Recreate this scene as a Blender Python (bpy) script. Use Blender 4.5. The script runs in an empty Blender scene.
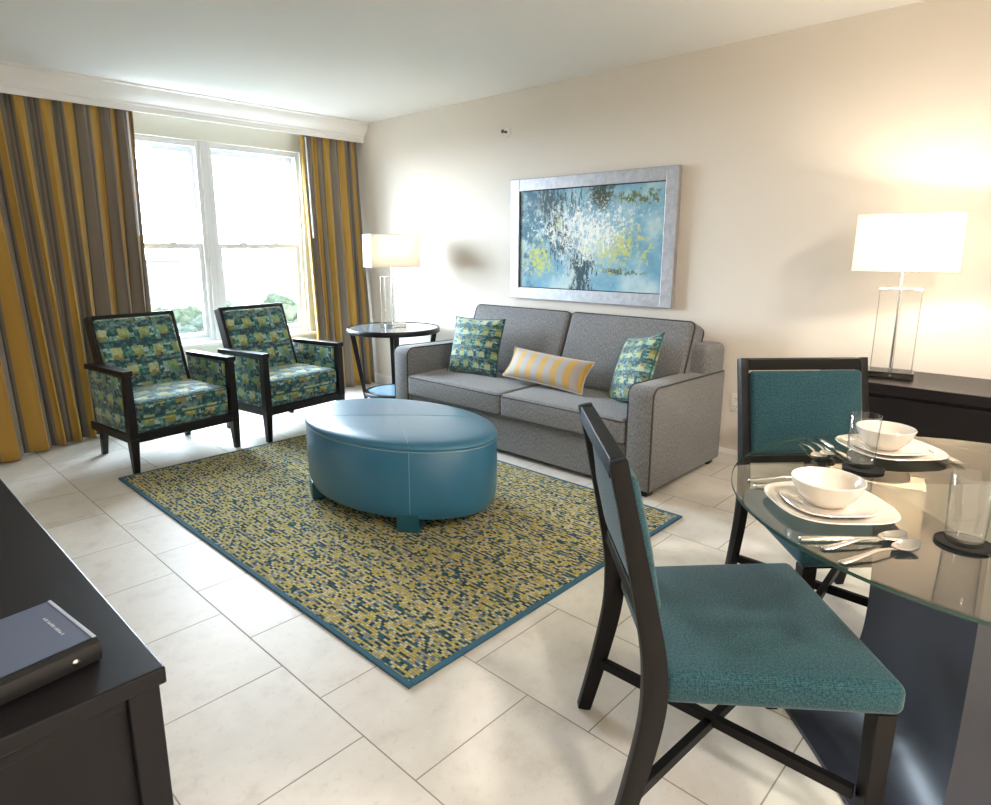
import bpy, bmesh, math, random
from mathutils import Vector, Matrix
random.seed(7)
PI = math.pi
COL = bpy.context.scene.collection

# ------------------------------------------------------------------ materials
class G:
    """small node-graph helper"""
    def __init__(s, name):
        s.m = bpy.data.materials.new(name); s.m.use_nodes = True
        s.t = s.m.node_tree; s.t.nodes.clear()
        s.out = s.t.nodes.new('ShaderNodeOutputMaterial')
    def n(s, typ, ins=None, **kw):
        nd = s.t.nodes.new('ShaderNode' + typ)
        for k, v in kw.items(): setattr(nd, k, v)
        for k, v in (ins or {}).items(): s.set(nd.inputs[k], v)
        return nd
    def set(s, sock, v):
        if isinstance(v, bpy.types.NodeSocket): s.t.links.new(v, sock)
        elif isinstance(v, bpy.types.Node): s.t.links.new(v.outputs[0], sock)
        elif isinstance(v, tuple) and len(v) == 3 and sock.type == 'RGBA': sock.default_value = (*v, 1)
        else: sock.default_value = v
    def math(s, op, a, b=0.0, c=None):
        nd = s.t.nodes.new('ShaderNodeMath'); nd.operation = op
        s.set(nd.inputs[0], a); s.set(nd.inputs[1], b)
        if c is not None: s.set(nd.inputs[2], c)
        return nd.outputs[0]
    def mix(s, f, a, b, mode='MIX'):
        nd = s.t.nodes.new('ShaderNodeMix'); nd.data_type = 'RGBA'; nd.blend_type = mode
        s.set(nd.inputs[0], f); s.set(nd.inputs[6], a); s.set(nd.inputs[7], b)
        return nd.outputs[2]
    def ramp(s, f, stops, interp='LINEAR'):
        nd = s.t.nodes.new('ShaderNodeValToRGB'); r = nd.color_ramp; r.interpolation = interp
        while len(r.elements) < len(stops): r.elements.new(0.5)
        for e, (p, c) in zip(r.elements, stops): e.position = p; e.color = (*c, 1)
        s.set(nd.inputs[0], f); return nd.outputs[0]
    def uv(s):
        x = s.n('SeparateXYZ', {0: s.n('TexCoord').outputs['UV']})
        return x.outputs[0], x.outputs[1]
    def obj(s): return s.n('TexCoord').outputs['Object']
    def vec(s, x, y, z=0.0): return s.n('CombineXYZ', {0: x, 1: y, 2: z}).outputs[0]
    def noise(s, scale, vec=None, detail=3.0, rough=0.5, out=0):
        nd = s.n('TexNoise', {'Scale': scale, 'Detail': detail, 'Roughness': rough})
        if vec is not None: s.set(nd.inputs['Vector'], vec)
        return nd.outputs[out]
    def white(s, vec): return s.n('TexWhiteNoise', {'Vector': vec}, noise_dimensions='3D').outputs[0]
    def bump(s, h, strength=.3, dist=.01):
        return s.n('Bump', {'Height': h, 'Strength': strength, 'Distance': dist}).outputs[0]
    def bsdf(s, color=(.5, .5, .5), rough=.5, **kw):
        ins = {'Base Color': color, 'Roughness': rough}; ins.update({k.replace('_', ' '): v for k, v in kw.items()})
        b = s.n('BsdfPrincipled', ins); s.surf(b); return b
    def surf(s, nd): s.set(s.out.inputs[0], nd.outputs[0]); return s.m

def plain(name, color, rough=.5, **kw):
    g = G(name); g.bsdf(color, rough, **kw); return g.m

def m_wall(name, c):
    g = G(name); o = g.obj(); n = g.noise(260, o, 2)
    g.bsdf(g.mix(g.math('MULTIPLY', n, .06), c, tuple(x * .8 for x in c)), .75, Normal=g.bump(n, .06, .002)); return g.m

def m_floor():
    g = G('travertine_tile'); o = g.obj(); x = g.n('SeparateXYZ', {0: o}); X, Y = x.outputs[0], x.outputs[1]
    T = .4575
    u = g.math('DIVIDE', g.math('SUBTRACT', X, .906), T); cu = g.math('FLOOR', u); fu = g.math('FRACT', u)
    odd = g.math('FLOORED_MODULO', cu, 2.0)
    v = g.math('DIVIDE', g.math('SUBTRACT', Y, 1.349), T)
    v = g.math('SUBTRACT', v, g.math('MULTIPLY', g.math('SUBTRACT', 1.0, odd), .5))
    cv = g.math('FLOOR', v); fv = g.math('FRACT', v)
    def edge(f): return g.math('MINIMUM', f, g.math('SUBTRACT', 1.0, f))
    d = g.math('MINIMUM', edge(fu), edge(fv))
    grout = g.math('SUBTRACT', 1.0, g.n('MapRange', {'Value': d, 'From Min': .003, 'From Max': .006}).outputs[0])
    rnd = g.white(g.vec(cu, cv))
    off = g.n('VectorMath', {0: o, 1: g.vec(g.math('MULTIPLY', rnd, 37.0), g.math('MULTIPLY', rnd, 11.0))}, operation='ADD').outputs[0]
    n1 = g.noise(5.5, off, 8, .66); n2 = g.noise(38, off, 4, .6)
    c = g.ramp(n1, [(.28, (.56, .52, .46)), (.46, (.70, .665, .61)), (.72, (.77, .745, .70))])
    c = g.mix(g.math('MULTIPLY', g.math('GREATER_THAN', n2, .62), .16), c, (.46, .38, .30))
    c = g.mix(g.math('MULTIPLY', rnd, .14), c, (.62, .58, .52))
    c = g.mix(grout, c, (.30, .26, .225))
    r = g.math('ADD', g.math('MULTIPLY', n1, .22), .36)
    r = g.math('ADD', r, g.math('MULTIPLY', grout, .35))
    h = g.math('SUBTRACT', g.math('MULTIPLY', n1, .12), grout)
    g.bsdf(c, r, Normal=g.bump(h, .35, .003)); return g.m

def m_wood(name, c, rough=.33, scale=1.0, spec=.32):
    g = G(name); o = g.obj()
    mp = g.n('Mapping', {'Vector': o, 'Scale': (60 * scale, 60 * scale, 5 * scale)}).outputs[0]
    n = g.noise(1.0, mp, 5, .6)
    g.bsdf(g.mix(n, tuple(x * .75 for x in c), tuple(x * 1.35 for x in c)), g.math('ADD', rough - .06, g.math('MULTIPLY', n, .12)),
           Normal=g.bump(n, .05, .001), **{'Specular IOR Level': spec}); return g.m

def m_weave(name, c1, c2, scale=420, rough=.9, bump=.35, plaid=None, heather=.5, fine=(420., 150.)):
    g = G(name); u, v = g.uv(); o = g.vec(u, v)
    a = g.n('TexWave', {'Vector': o, 'Scale': scale / 6.28, 'Distortion': 2.0, 'Detail': 1.0}, bands_direction='X').outputs[1]
    b = g.n('TexWave', {'Vector': o, 'Scale': scale / 6.28, 'Distortion': 2.0, 'Detail': 1.0}, bands_direction='Y').outputs[1]
    w = g.math('MULTIPLY', a, b)
    st = g.noise(1.0, g.n('Mapping', {'Vector': o, 'Scale': (fine[0], fine[1], 1.0)}).outputs[0], 3, .7)
    f = g.math('ADD', g.math('MULTIPLY', st, 1.0), g.math('MULTIPLY', g.math('SUBTRACT', w, .5), heather * .5))
    c = g.mix(g.n('MapRange', {'Value': f, 'From Min': .3, 'From Max': .7}).outputs[0], c1, c2)
    big = g.noise(7, o, 3, .5)
    c = g.mix(g.math('MULTIPLY', g.math('SUBTRACT', big, .5), .5), c, c2)
    if plaid:
        for q in (u, v):
            fr = g.math('FRACT', g.math('DIVIDE', q, plaid))
            ln = g.math('LESS_THAN', fr, .025)
            c = g.mix(g.math('MULTIPLY', ln, g.math('MULTIPLY', st, .3)), c, tuple(x * .25 for x in c1))
    g.bsdf(c, rough, Normal=g.bump(g.math('ADD', w, st), bump, .0012), **{'Sheen Weight': .25, 'Sheen Roughness': .4, 'Specular IOR Level': .2}); return g.m

def m_pattern(name, s=1.0):
    g = G(name); u0, v0 = g.uv()
    j = g.noise(55 / s, g.vec(u0, v0), 4, .65, out=1); js = g.n('SeparateXYZ', {0: j})
    u = g.math('ADD', u0, g.math('MULTIPLY', g.math('SUBTRACT', js.outputs[0], .5), .030 * s))
    v = g.math('ADD', v0, g.math('MULTIPLY', g.math('SUBTRACT', js.outputs[1], .5), .030 * s))
    def layer(cu, cv, seed):
        iu = g.math('FLOOR', g.math('DIVIDE', u, cu * s)); iv = g.math('FLOOR', g.math('DIVIDE', v, cv * s))
        return iu, iv, g.white(g.vec(iu, iv, seed))
    iu, iv, n = layer(.034, .0150, 1.7)
    _, _, n2 = layer(.0150, .0150, 4.2)
    band = g.math('FLOOR', g.math('DIVIDE', iv, 8.0)); r = g.math('FLOORED_MODULO', iv, 8.0)
    sh = g.math('ADD', iu, g.math('MULTIPLY', g.math('FLOORED_MODULO', band, 2.0), 2.0))
    c = g.math('FLOORED_MODULO', sh, 4.0)
    bl = g.white(g.vec(g.math('FLOOR', g.math('DIVIDE', sh, 4.0)), band, 5.1))
    core = g.math('MULTIPLY', g.math('LESS_THAN', c, 1.5), g.math('GREATER_THAN', r, 3.5))       # the pale block of each repeat
    foot = g.math('MULTIPLY', g.math('LESS_THAN', c, 1.5), g.math('MULTIPLY', g.math('GREATER_THAN', r, 2.5), g.math('LESS_THAN', r, 4.5)))
    base = g.ramp(g.math('ADD', g.math('MULTIPLY', n, .6), g.math('MULTIPLY', n2, .4)), [(0, (.005, .018, .038)), (.28, (.008, .045, .062)), (.44, (.024, .135, .145)), (.55, (.06, .235, .17)), (.66, (.14, .36, .33)), (.78, (.36, .50, .48))], 'LINEAR')
    dk = g.math('LESS_THAN', r, 2.5)
    base = g.mix(g.math('MULTIPLY', dk, .55), base, (.010, .035, .060))
    lit = g.ramp(g.math('FRACT', g.math('ADD', g.math('MULTIPLY', bl, .75), g.math('MULTIPLY', n2, .25))), [(0, (.09, .24, .15)), (.25, (.30, .38, .13)), (.5, (.47, .51, .24)), (.75, (.52, .58, .40)), (1, (.28, .34, .07))])
    col = g.mix(g.math('MULTIPLY', core, .92), base, lit)
    col = g.mix(g.math('MULTIPLY', foot, g.math('GREATER_THAN', n2, .35)), col, (.27, .215, .045))
    th = g.noise(900 / s, g.vec(u0, v0), 1)
    col = g.mix(g.math('MULTIPLY', th, .2), col, (.04, .09, .10))
    g.bsdf(col, .72, Normal=g.bump(th, .25, .001), **{'Sheen Weight': .3, 'Sheen Roughness': .4}); return g.m

def m_rug():
    g = G('woven_rug'); x = g.n('SeparateXYZ', {0: g.obj()}); X, Y = x.outputs[0], x.outputs[1]
    row = g.math('FLOOR', g.math('DIVIDE', X, .0105)); fr = g.math('FRACT', g.math('DIVIDE', X, .0105))
    ro = g.white(g.vec(row, 3.3))
    y2 = g.math('ADD', Y, g.math('MULTIPLY', ro, .5))
    cl = g.math('FLOOR', g.math('DIVIDE', y2, .0175)); fy = g.math('FRACT', g.math('DIVIDE', y2, .0175))
    n = g.white(g.vec(row, cl)); n2 = g.white(g.vec(row, cl, 9.0))
    patch = g.noise(1.0, g.n('Mapping', {'Vector': g.obj(), 'Scale': (22, 7, 1)}).outputs[0], 2)
    par = g.math('FLOORED_MODULO', row, 2.0)
    thr = g.math('ADD', g.math('ADD', g.math('MULTIPLY', g.math('SUBTRACT', patch, .5), .5), g.math('MULTIPLY', g.math('SUBTRACT', g.white(g.vec(row, 8.8)), .5), .22)), g.math('ADD', .13, g.math('MULTIPLY', par, .36)))
    isd = g.math('LESS_THAN', n, thr)
    lc = g.ramp(n2, [(0, (.46, .39, .12)), (.3, (.56, .50, .27)), (.52, (.30, .285, .25)), (.70, (.51, .41, .11)), (.86, (.55, .51, .37)), (.95, (.22, .27, .27))], 'CONSTANT')
    dc = g.ramp(n2, [(0, (.014, .055, .085)), (.4, (.03, .11, .155)), (.75, (.025, .075, .08)), (.9, (.13, .18, .19))], 'CONSTANT')
    c = g.mix(isd, lc, dc)
    gap = g.math('MAXIMUM', g.math('LESS_THAN', fr, .16), g.math('LESS_THAN', fy, .10))
    c = g.mix(g.math('MULTIPLY', gap, .75), c, (.07, .085, .075))
    th = g.noise(700, g.obj(), 2)
    hh = g.math('ADD', g.math('MULTIPLY', g.math('SUBTRACT', 1.0, gap), .7), g.math('MULTIPLY', th, .5))
    g.bsdf(c, .95, Normal=g.bump(hh, .5, .004), **{'Specular IOR Level': .15}); return g.m

def m_curtain():
    g = G('striped_curtain'); u, v = g.uv()
    f = g.math('FRACT', g.math('DIVIDE', u, .25))
    c = g.ramp(f, [(0, (.54, .315, .05)), (.42, (.15, .125, .105)), (.47, (.24, .205, .17)), (.78, (.30, .255, .21)), (.84, (.13, .11, .095)), (.92, (.24, .205, .17))], 'CONSTANT')
    n = g.noise(1.0, g.n('Mapping', {'Vector': g.vec(u, v), 'Scale': (900, 200, 1)}).outputs[0], 2)
    c = g.mix(g.math('MULTIPLY', n, .25), c, (.12, .09, .06))
    b = g.n('BsdfPrincipled', {'Base Color': c, 'Roughness': .55, 'Sheen Weight': .3, 'Specular IOR Level': .35, 'Normal': g.bump(n, .12, .001)})
    t = g.n('BsdfTranslucent', {'Color': c})
    g.surf(g.n('MixShader', {0: .12, 1: b.outputs[0], 2: t.outputs[0]})); return g.m

def m_leather():
    g = G('teal_leather'); o = g.obj()
    n = g.n('TexVoronoi', {'Vector': o, 'Scale': 220.0}).outputs[0]; n2 = g.noise(3.5, o, 3)
    g.bsdf(g.mix(n2, (.017, .120, .225), (.028, .170, .295)), g.math('ADD', .34, g.math('MULTIPLY', n2, .12)), Normal=g.bump(n, .10, .001),
           **{'Coat Weight': .7, 'Coat Roughness': .34}); return g.m

def m_thin(name, tint=(1, 1, 1), ior=1.5, rough=0.0, gloss=(1, 1, 1)):
    g = G(name); bf = g.n('NewGeometry').outputs['Backfacing']; fr = g.n('Math', {0: g.n('Fresnel', {'IOR': ior}), 1: g.math('SUBTRACT', 1.0, bf)}, operation='MULTIPLY')
    t = g.n('BsdfTransparent', {'Color': tint}); s = g.n('BsdfGlossy', {'Color': gloss, 'Roughness': rough})
    g.surf(g.n('MixShader', {0: fr.outputs[0], 1: t.outputs[0], 2: s.outputs[0]})); return g.m

def m_tumbler():
    g = G('drinking_glass'); bf = g.n('NewGeometry').outputs['Backfacing']
    lw = g.n('LayerWeight', {'Blend': .5}).outputs['Facing']; k = g.math('POWER', lw, 5.0)       # longer path through the wall at the rims
    t = g.n('BsdfTransparent', {'Color': g.mix(k, (.965, .97, .972), (.42, .46, .50))}); s_ = g.n('BsdfGlossy', {'Color': (1, 1, 1, 1), 'Roughness': .02})
    f = g.math('MULTIPLY', g.n('Fresnel', {'IOR': 1.8}).outputs[0], g.math('SUBTRACT', 1.0, bf))
    return g.surf(g.n('MixShader', {0: f, 1: t.outputs[0], 2: s_.outputs[0]}))

def m_shade():
    g = G('lamp_shade_linen'); n = g.noise(1.0, g.n('Mapping', {'Vector': g.obj(), 'Scale': (500, 500, 60)}).outputs[0], 2)
    c = g.mix(g.math('MULTIPLY', n, .10), (.86, .83, .77), (.70, .66, .60))
    d = g.n('BsdfDiffuse', {'Color': c}); t = g.n('BsdfTranslucent', {'Color': (.88, .85, .79, 1)})
    g.surf(g.n('MixShader', {0: .42, 1: d.outputs[0], 2: t.outputs[0]})); return g.m

def m_painting():
    g = G('abstract_paint'); o = g.obj(); x = g.n('SeparateXYZ', {0: o}); Y, Z = x.outputs[1], x.outputs[2]
    # canvas-local: Y runs right-to-left, Z up, centre at 0
    n1 = g.noise(3.2, o, 6, .6); n2 = g.noise(9, o, 8, .75); n3 = g.noise(23, o, 8, .8); n4 = g.noise(46, o, 6, .8)
    drip = g.noise(1.0, g.n('Mapping', {'Vector': o, 'Scale': (1, 34, 9)}).outputs[0], 6, .75)
    c = g.ramp(n1, [(.30, (.10, .27, .40)), (.45, (.20, .41, .53)), (.56, (.42, .58, .62)), (.70, (.58, .68, .66))])
    def blob(cy, cz, ry, rz):
        a = g.math('DIVIDE', g.math('SUBTRACT', Y, cy), ry); b = g.math('DIVIDE', g.math('SUBTRACT', Z, cz), rz)
        d = g.math('SQRT', g.math('ADD', g.math('MULTIPLY', a, a), g.math('MULTIPLY', b, b)))
        return g.n('MapRange', {'Value': d, 'From Min': .25, 'From Max': 1.15, 'To Min': 1.0, 'To Max': 0.0}).outputs[0]
    def patch(c, mask, tex, thr, colr, soft=.10):
        f = g.math('ADD', mask, g.math('MULTIPLY', g.math('SUBTRACT', tex, .5), 4.2))
        k = g.n('MapRange', {'Value': f, 'From Min': thr, 'From Max': thr + soft}).outputs[0]
        return g.mix(g.math('MULTIPLY', k, g.math('GREATER_THAN', mask, .01)), c, colr)
    c = patch(c, blob(.52, .12, .22, .55), n2, .48, (.05, .15, .22), .5)
    c = patch(c, blob(.33, .27, .20, .24), drip, .42, (.025, .065, .085), .5)
    c = patch(c, blob(.10, .20, .30, .32), drip, .85, (.04, .10, .13), .3)
    c = patch(c, blob(-.12, .31, .14, .20), n3, .5, (.035, .05, .02), .3)
    c = patch(c, blob(-.42, .27, .34, .08), n3, .72, (.11, .13, .02), .2)
    c = patch(c, blob(.03, -.25, .15, .36), drip, .5, (.012, .055, .075), .3)
    c = patch(c, blob(.24, .04, .26, .32), drip, .72, (.02, .045, .05), .15)
    c = patch(c, blob(-.30, -.22, .30, .05), n3, .8, (.05, .08, .03), .2)
    c = patch(c, blob(.0, .02, .85, .42), n3, .86, (.72, .80, .80), .15)
    c = patch(c, blob(.42, -.14, .26, .24), n3, .78, (.52, .58, .14), .25)
    c = patch(c, blob(.26, .10, .12, .20), n3, 1.05, (.55, .6, .2), .2)
    c = patch(c, blob(-.25, -.04, .55, .32), n3, .88, (.54, .58, .18), .25)
    c = patch(c, blob(-.10, .06, .45, .26), n4, .95, (.84, .85, .80), .12)
    c = patch(c, blob(.05, .04, .60, .36), drip, 1.10, (.86, .87, .84), .10)
    c = patch(c, blob(.16, -.02, .30, .30), n4, 1.15, (.03, .06, .05), .10)
    g.bsdf(c, .6, Normal=g.bump(n3, .3, .003)); return g.m

def m_foliage(name, c):
    g = G(name); n = g.noise(2.2, g.obj(), 5, .7)
    return g.surf(g.n('BsdfDiffuse', {'Color': g.ramp(n, [(.3, tuple(x * .55 for x in c)), (.7, tuple(x * 1.5 for x in c))])}))

def m_facade(name, c):
    g = G(name); x = g.n('SeparateXYZ', {0: g.obj()})
    fx = g.math('FRACT', g.math('DIVIDE', x.outputs[0], 4.0)); fz = g.math('FRACT', g.math('DIVIDE', x.outputs[2], 3.2))
    w = g.math('MULTIPLY', g.math('GREATER_THAN', fx, .45), g.math('GREATER_THAN', fz, .5))
    return g.surf(g.n('BsdfDiffuse', {'Color': g.mix(w, c, (.050, .049, .048))}))

M = dict(
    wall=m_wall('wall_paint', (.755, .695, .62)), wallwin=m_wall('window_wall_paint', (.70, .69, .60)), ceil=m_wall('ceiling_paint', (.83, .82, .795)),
    trim=plain('white_trim', (.83, .81, .78), .4), frame=plain('vinyl_white', (.70, .71, .72), .4), floor=m_floor(),
    wood=m_wood('espresso_wood', (.010, .0078, .008), .36), chairwood=m_wood('black_brown_wood', (.0050, .0042, .0044), .46, 1.0, .2), dresser=m_wood('dark_dresser', (.0095, .009, .0105), .38, 1.0, .22),
    sofa=m_weave('grey_tweed', (.13, .13, .135), (.335, .335, .345), 700, fine=(170., 60.)), piping=plain('dark_grey_piping', (.05, .047, .047), .8),
    teal=m_weave('teal_weave', (.006, .030, .041), (.046, .122, .145), 620, plaid=.075, fine=(190., 190.)), pat=m_pattern('patchwork_fabric'), patp=m_pattern('patchwork_pillow', .72),
    patpipe=plain('teal_piping', (.02, .10, .11), .7), rug=m_rug(), rugedge=plain('blue_rug_binding', (.035, .12, .19), .9), curtain=m_curtain(), leather=m_leather(),
    thread=plain('pale_teal_thread', (.22, .40, .46), .6), pane=m_thin('window_glass', (.97, .98, .98), 1.3), glasstop=m_thin('table_glass', (.90, .94, .91), 2.2, 0.0, (1, .92, .80)),
    acrylic=m_thin('clear_acrylic', (.965, .97, .965), 1.38), darkglass=plain('smoked_glass_top', (.17, .21, .24), .06, **{'Coat Weight': .6, 'Coat Roughness': .03}), shelfglass=plain('blue_glass_shelf', (.20, .33, .45), .08),
    tumbler=m_tumbler(),
    chrome=plain('chrome', (.78, .77, .75), .09, Metallic=1.0), steel=plain('cutlery_steel', (.80, .77, .73), .16, Metallic=1.0), nickel=plain('dark_nickel', (.16, .15, .15), .16, Metallic=1.0),
    mirror=plain('mirror_base', (.75, .73, .69), .07, Metallic=1.0), shade=m_shade(), ceramic=plain('cream_ceramic', (.72, .665, .59), .16, **{'Coat Weight': .5, 'Coat Roughness': .05}),
    rubber=plain('black_coaster', (.005, .005, .005), .55, **{'Specular IOR Level': .2}), silver=None, paint=m_painting(), plastic=plain('outlet_plastic', (.82, .79, .73), .4), slot=plain('outlet_slot', (.05, .05, .05), .6),
    ped=plain('slate_lacquer', (.018, .022, .036), .42, **{'Coat Weight': .35, 'Coat Roughness': .30, 'Specular IOR Level': .35}), binder=plain('leatherette_window_sheen', (.085, .108, .19), .36, **{'Coat Weight': .5, 'Coat Roughness': .3}),  # binder cover colour has the window's bluish reflection painted in
    binderspine=plain('black_leatherette', (.012, .012, .013), .5), foil=plain('silver_foil', (.72, .74, .78), .3, Metallic=.6), edgelight=plain('cover_edge_highlight', (.40, .44, .55), .35),
    ottleg=plain('teal_leg', (.012, .085, .12), .4), bulb=None, soil=plain('ground_dull', (.05, .052, .045), 1.0, **{'Specular IOR Level': 0.0}))
def _silver():
    g = G('brushed_silver_leaf'); n = g.noise(22, g.obj(), 6, .7)
    g.bsdf(g.ramp(n, [(.3, (.36, .36, .385)), (.7, (.56, .56, .58))]), g.math('ADD', .38, g.math('MULTIPLY', n, .2)), Metallic=.55, Normal=g.bump(n, .15, .002)); return g.m
M['silver'] = _silver()
def _stripe():
    g = G('yellow_grey_stripe'); u, v = g.uv(); f = g.math('FRACT', g.math('ADD', g.math('DIVIDE', u, .115), .15))
    c = g.mix(g.math('GREATER_THAN', f, .5), (.53, .315, .05), (.37, .345, .34)); n = g.noise(800, g.vec(u, v), 1)
    g.bsdf(g.mix(g.math('MULTIPLY', n, .2), c, (.3, .22, .1)), .65, **{'Sheen Weight': .3}); return g.m
M['stripe'] = _stripe()
def _emit(name, c, s):
    g = G(name); g.surf(g.n('Emission', {'Color': (*c, 1), 'Strength': s})); return g.m
M['bulb'] = _emit('warm_bulb', (1, .78, .52), 6); M['fill_dome'] = _emit('fill_emitter', (1, .86, .70), 4)  # second glow belongs to the added unseen fill lights

# ------------------------------------------------------------------ mesh helpers
def boxuv(bm):
    lay = bm.loops.layers.uv.verify(); bm.normal_update()
    for f in bm.faces:
        n = f.normal; a = max(range(3), key=lambda i: abs(n[i]))
        for l in f.loops:
            c = l.vert.co
            l[lay].uv = ((c.y, c.z), (c.x, c.z), (c.x, c.y))[a]
def build(name, bm, mat, parent=None, smooth=True, uv=True, angle=40, loc=None):
    if uv: boxuv(bm)
    me = bpy.data.meshes.new(name); bm.normal_update(); bm.to_mesh(me); bm.free()
    me.materials.append(mat)
    o = bpy.data.objects.new(name, me); COL.objects.link(o)
    if smooth:
        me.polygons.foreach_set('use_smooth', [True] * len(me.polygons))
        try: me.set_sharp_from_angle(angle=math.radians(angle))
        except Exception: pass
    if parent is not None: o.parent = parent
    if loc is not None: o.location = loc
    return o
def B(): return bmesh.new()
def merge(bm, b2, mtx=None):
    me = bpy.data.meshes.new('tmp'); b2.to_mesh(me); b2.free()
    if mtx is not None: me.transform(mtx)
    bm.from_mesh(me); bpy.data.meshes.remove(me); return bm
def box(bm, x0, x1, y0, y1, z0, z1, bev=0.0, seg=2, mtx=None):
    b = bmesh.new(); bmesh.ops.create_cube(b, size=1)
    for v in b.verts: v.co = Vector(((x0 + x1) / 2 + v.co.x * (x1 - x0), (y0 + y1) / 2 + v.co.y * (y1 - y0), (z0 + z1) / 2 + v.co.z * (z1 - z0)))
    if bev: bmesh.ops.bevel(b, geom=b.edges[:], offset=bev, segments=seg, affect='EDGES', profile=.5)
    return merge(bm, b, mtx)
def hexa(bm, bot, top, bev=0.0):
    """bot/top: four points each (same winding)"""
    b = bmesh.new(); v = [b.verts.new(p) for p in list(bot) + list(top)]
    for f in ((3, 2, 1, 0), (4, 5, 6, 7), (0, 1, 5, 4), (1, 2, 6, 5), (2, 3, 7, 6), (3, 0, 4, 7)): b.faces.new([v[i] for i in f])
    bmesh.ops.recalc_face_normals(b, faces=b.faces[:])
    if bev: bmesh.ops.bevel(b, geom=b.edges[:], offset=bev, segments=2, affect='EDGES', profile=.5)
    return merge(bm, b)
def taper(bm, x, y, z0, z1, w0, w1, d0=None, d1=None, dx=0, dy=0, bev=.003):
    d0 = d0 or w0; d1 = d1 or w1
    q = lambda cx, cy, w, d, z: [(cx - w / 2, cy - d / 2, z), (cx + w / 2, cy - d / 2, z), (cx + w / 2, cy + d / 2, z), (cx - w / 2, cy + d / 2, z)]
    return hexa(bm, q(x + dx, y + dy, w0, d0, z0), q(x, y, w1, d1, z1), bev)
def params(L, r, n):
    h = L / 2; e = [0, .12, .3, .55, .8, 1.0]
    lo = [-h + r * k for k in e]; hi = [h - r * k for k in reversed(e)]
    inner = [(-h + r) + (L - 2 * r) * i / n for i in range(1, n)] if L > 2 * r + 1e-6 else []
    out = lo + inner + hi; res = []
    for p in out:
        if not res or p - res[-1] > 1e-6: res.append(p)
    return res
def rbox(bm, w, d, h, r, bulge=(0, 0, 0), n=8, mtx=None, taperx=0.0, bottom=True):
    """rounded, optionally crowned box centred on the origin"""
    b = bmesh.new(); P = [params(w, r, n), params(d, r, n), params(h, r, max(2, n // 3))]; H = (w / 2, d / 2, h / 2); idx = {}
    def vert(p):
        k = tuple(round(c, 5) for c in p)
        if k in idx: return idx[k]
        q = Vector([max(-H[i] + r, min(H[i] - r, p[i])) for i in range(3)]); v = Vector(p) - q
        co = q + (v.normalized() * r if v.length > 1e-9 else v)
        t = [co[i] / H[i] for i in range(3)]; nb = co.copy()
        for i in range(3):
            if bulge[i]:
                o = [j for j in range(3) if j != i]
                s = 1 if t[i] > 0 else -1
                if i == 2 and s < 0 and not bottom: continue
                nb[i] += bulge[i] * abs(t[i]) * s * max(0, 1 - t[o[0]] ** 2) * max(0, 1 - t[o[1]] ** 2)
        if taperx: nb.x *= 1 + taperx * t[1]
        idx[k] = b.verts.new(nb); return idx[k]
    for a in range(3):
        i, j = [(1, 2), (2, 0), (0, 1)][a]
        for s in (-1, 1):
            for p in range(len(P[i]) - 1):
                for q in range(len(P[j]) - 1):
                    c = []
                    for (pp, qq) in ((p, q), (p + 1, q), (p + 1, q + 1), (p, q + 1)):
                        x = [0, 0, 0]; x[a] = s * H[a]; x[i] = P[i][pp]; x[j] = P[j][qq]; c.append(vert(x))
                    if s < 0: c.reverse()
                    if len(set(c)) == 4: b.faces.new(c)
    return merge(bm, b, mtx)
def T(x, y, z, rx=0, ry=0, rz=0):
    return Matrix.Translation((x, y, z)) @ Matrix.Rotation(rz, 4, 'Z') @ Matrix.Rotation(ry, 4, 'Y') @ Matrix.Rotation(rx, 4, 'X')
def tube(bm, pts, r, seg=8, closed=False, cap=True, mtx=None):
    b = bmesh.new(); pts = [Vector(p) for p in pts]; n = len(pts); rings = []
    rr = r if isinstance(r, (list, tuple)) else [r] * n
    up = Vector((.13, .27, .95)).normalized()
    for i, p in enumerate(pts):
        if closed: t = pts[(i + 1) % n] - pts[i - 1]
        else: t = pts[min(i + 1, n - 1)] - pts[max(i - 1, 0)]
        t.normalize(); a = t.cross(up)
        if a.length < 1e-3: a = t.cross(Vector((1, 0, 0)))
        a.normalize(); c = a.cross(t)
        rings.append([b.verts.new(p + (a * math.cos(2 * PI * k / seg) + c * math.sin(2 * PI * k / seg)) * rr[i]) for k in range(seg)])
    for i in range(n if closed else n - 1):
        A, C = rings[i], rings[(i + 1) % n]
        for k in range(seg): b.faces.new((A[k], A[(k + 1) % seg], C[(k + 1) % seg], C[k]))
    if cap and not closed: b.faces.new(list(reversed(rings[0]))); b.faces.new(rings[-1])
    bmesh.ops.recalc_face_normals(b, faces=b.faces[:])
    return merge(bm, b, mtx)
def lathe(bm, prof, seg=48, sup=None, mtx=None, sx=1.0, sy=1.0):
    """revolve (r,z); sup: superellipse exponent for squarish plans"""
    b = bmesh.new(); rings = []
    def k(a, r):
        if not sup: return 1.0
        return (abs(math.cos(a)) ** sup + abs(math.sin(a)) ** sup) ** (-1 / sup)
    for r, z in prof:
        if r < 1e-6: rings.append([b.verts.new((0, 0, z))])
        else: rings.append([b.verts.new((r * k(2 * PI * i / seg, r) * math.cos(2 * PI * i / seg) * sx, r * k(2 * PI * i / seg, r) * math.sin(2 * PI * i / seg) * sy, z)) for i in range(seg)])
    for A, C in zip(rings, rings[1:]):
        for i in range(seg):
            j = (i + 1) % seg
            if len(A) == 1: b.faces.new((A[0], C[i], C[j])) if len(C) > 1 else None
            elif len(C) == 1: b.faces.new((A[i], C[0], A[j]))
            else: b.faces.new((A[i], C[i], C[j], A[j]))
    bmesh.ops.recalc_face_normals(b, faces=b.faces[:])
    return merge(bm, b, mtx)
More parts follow.
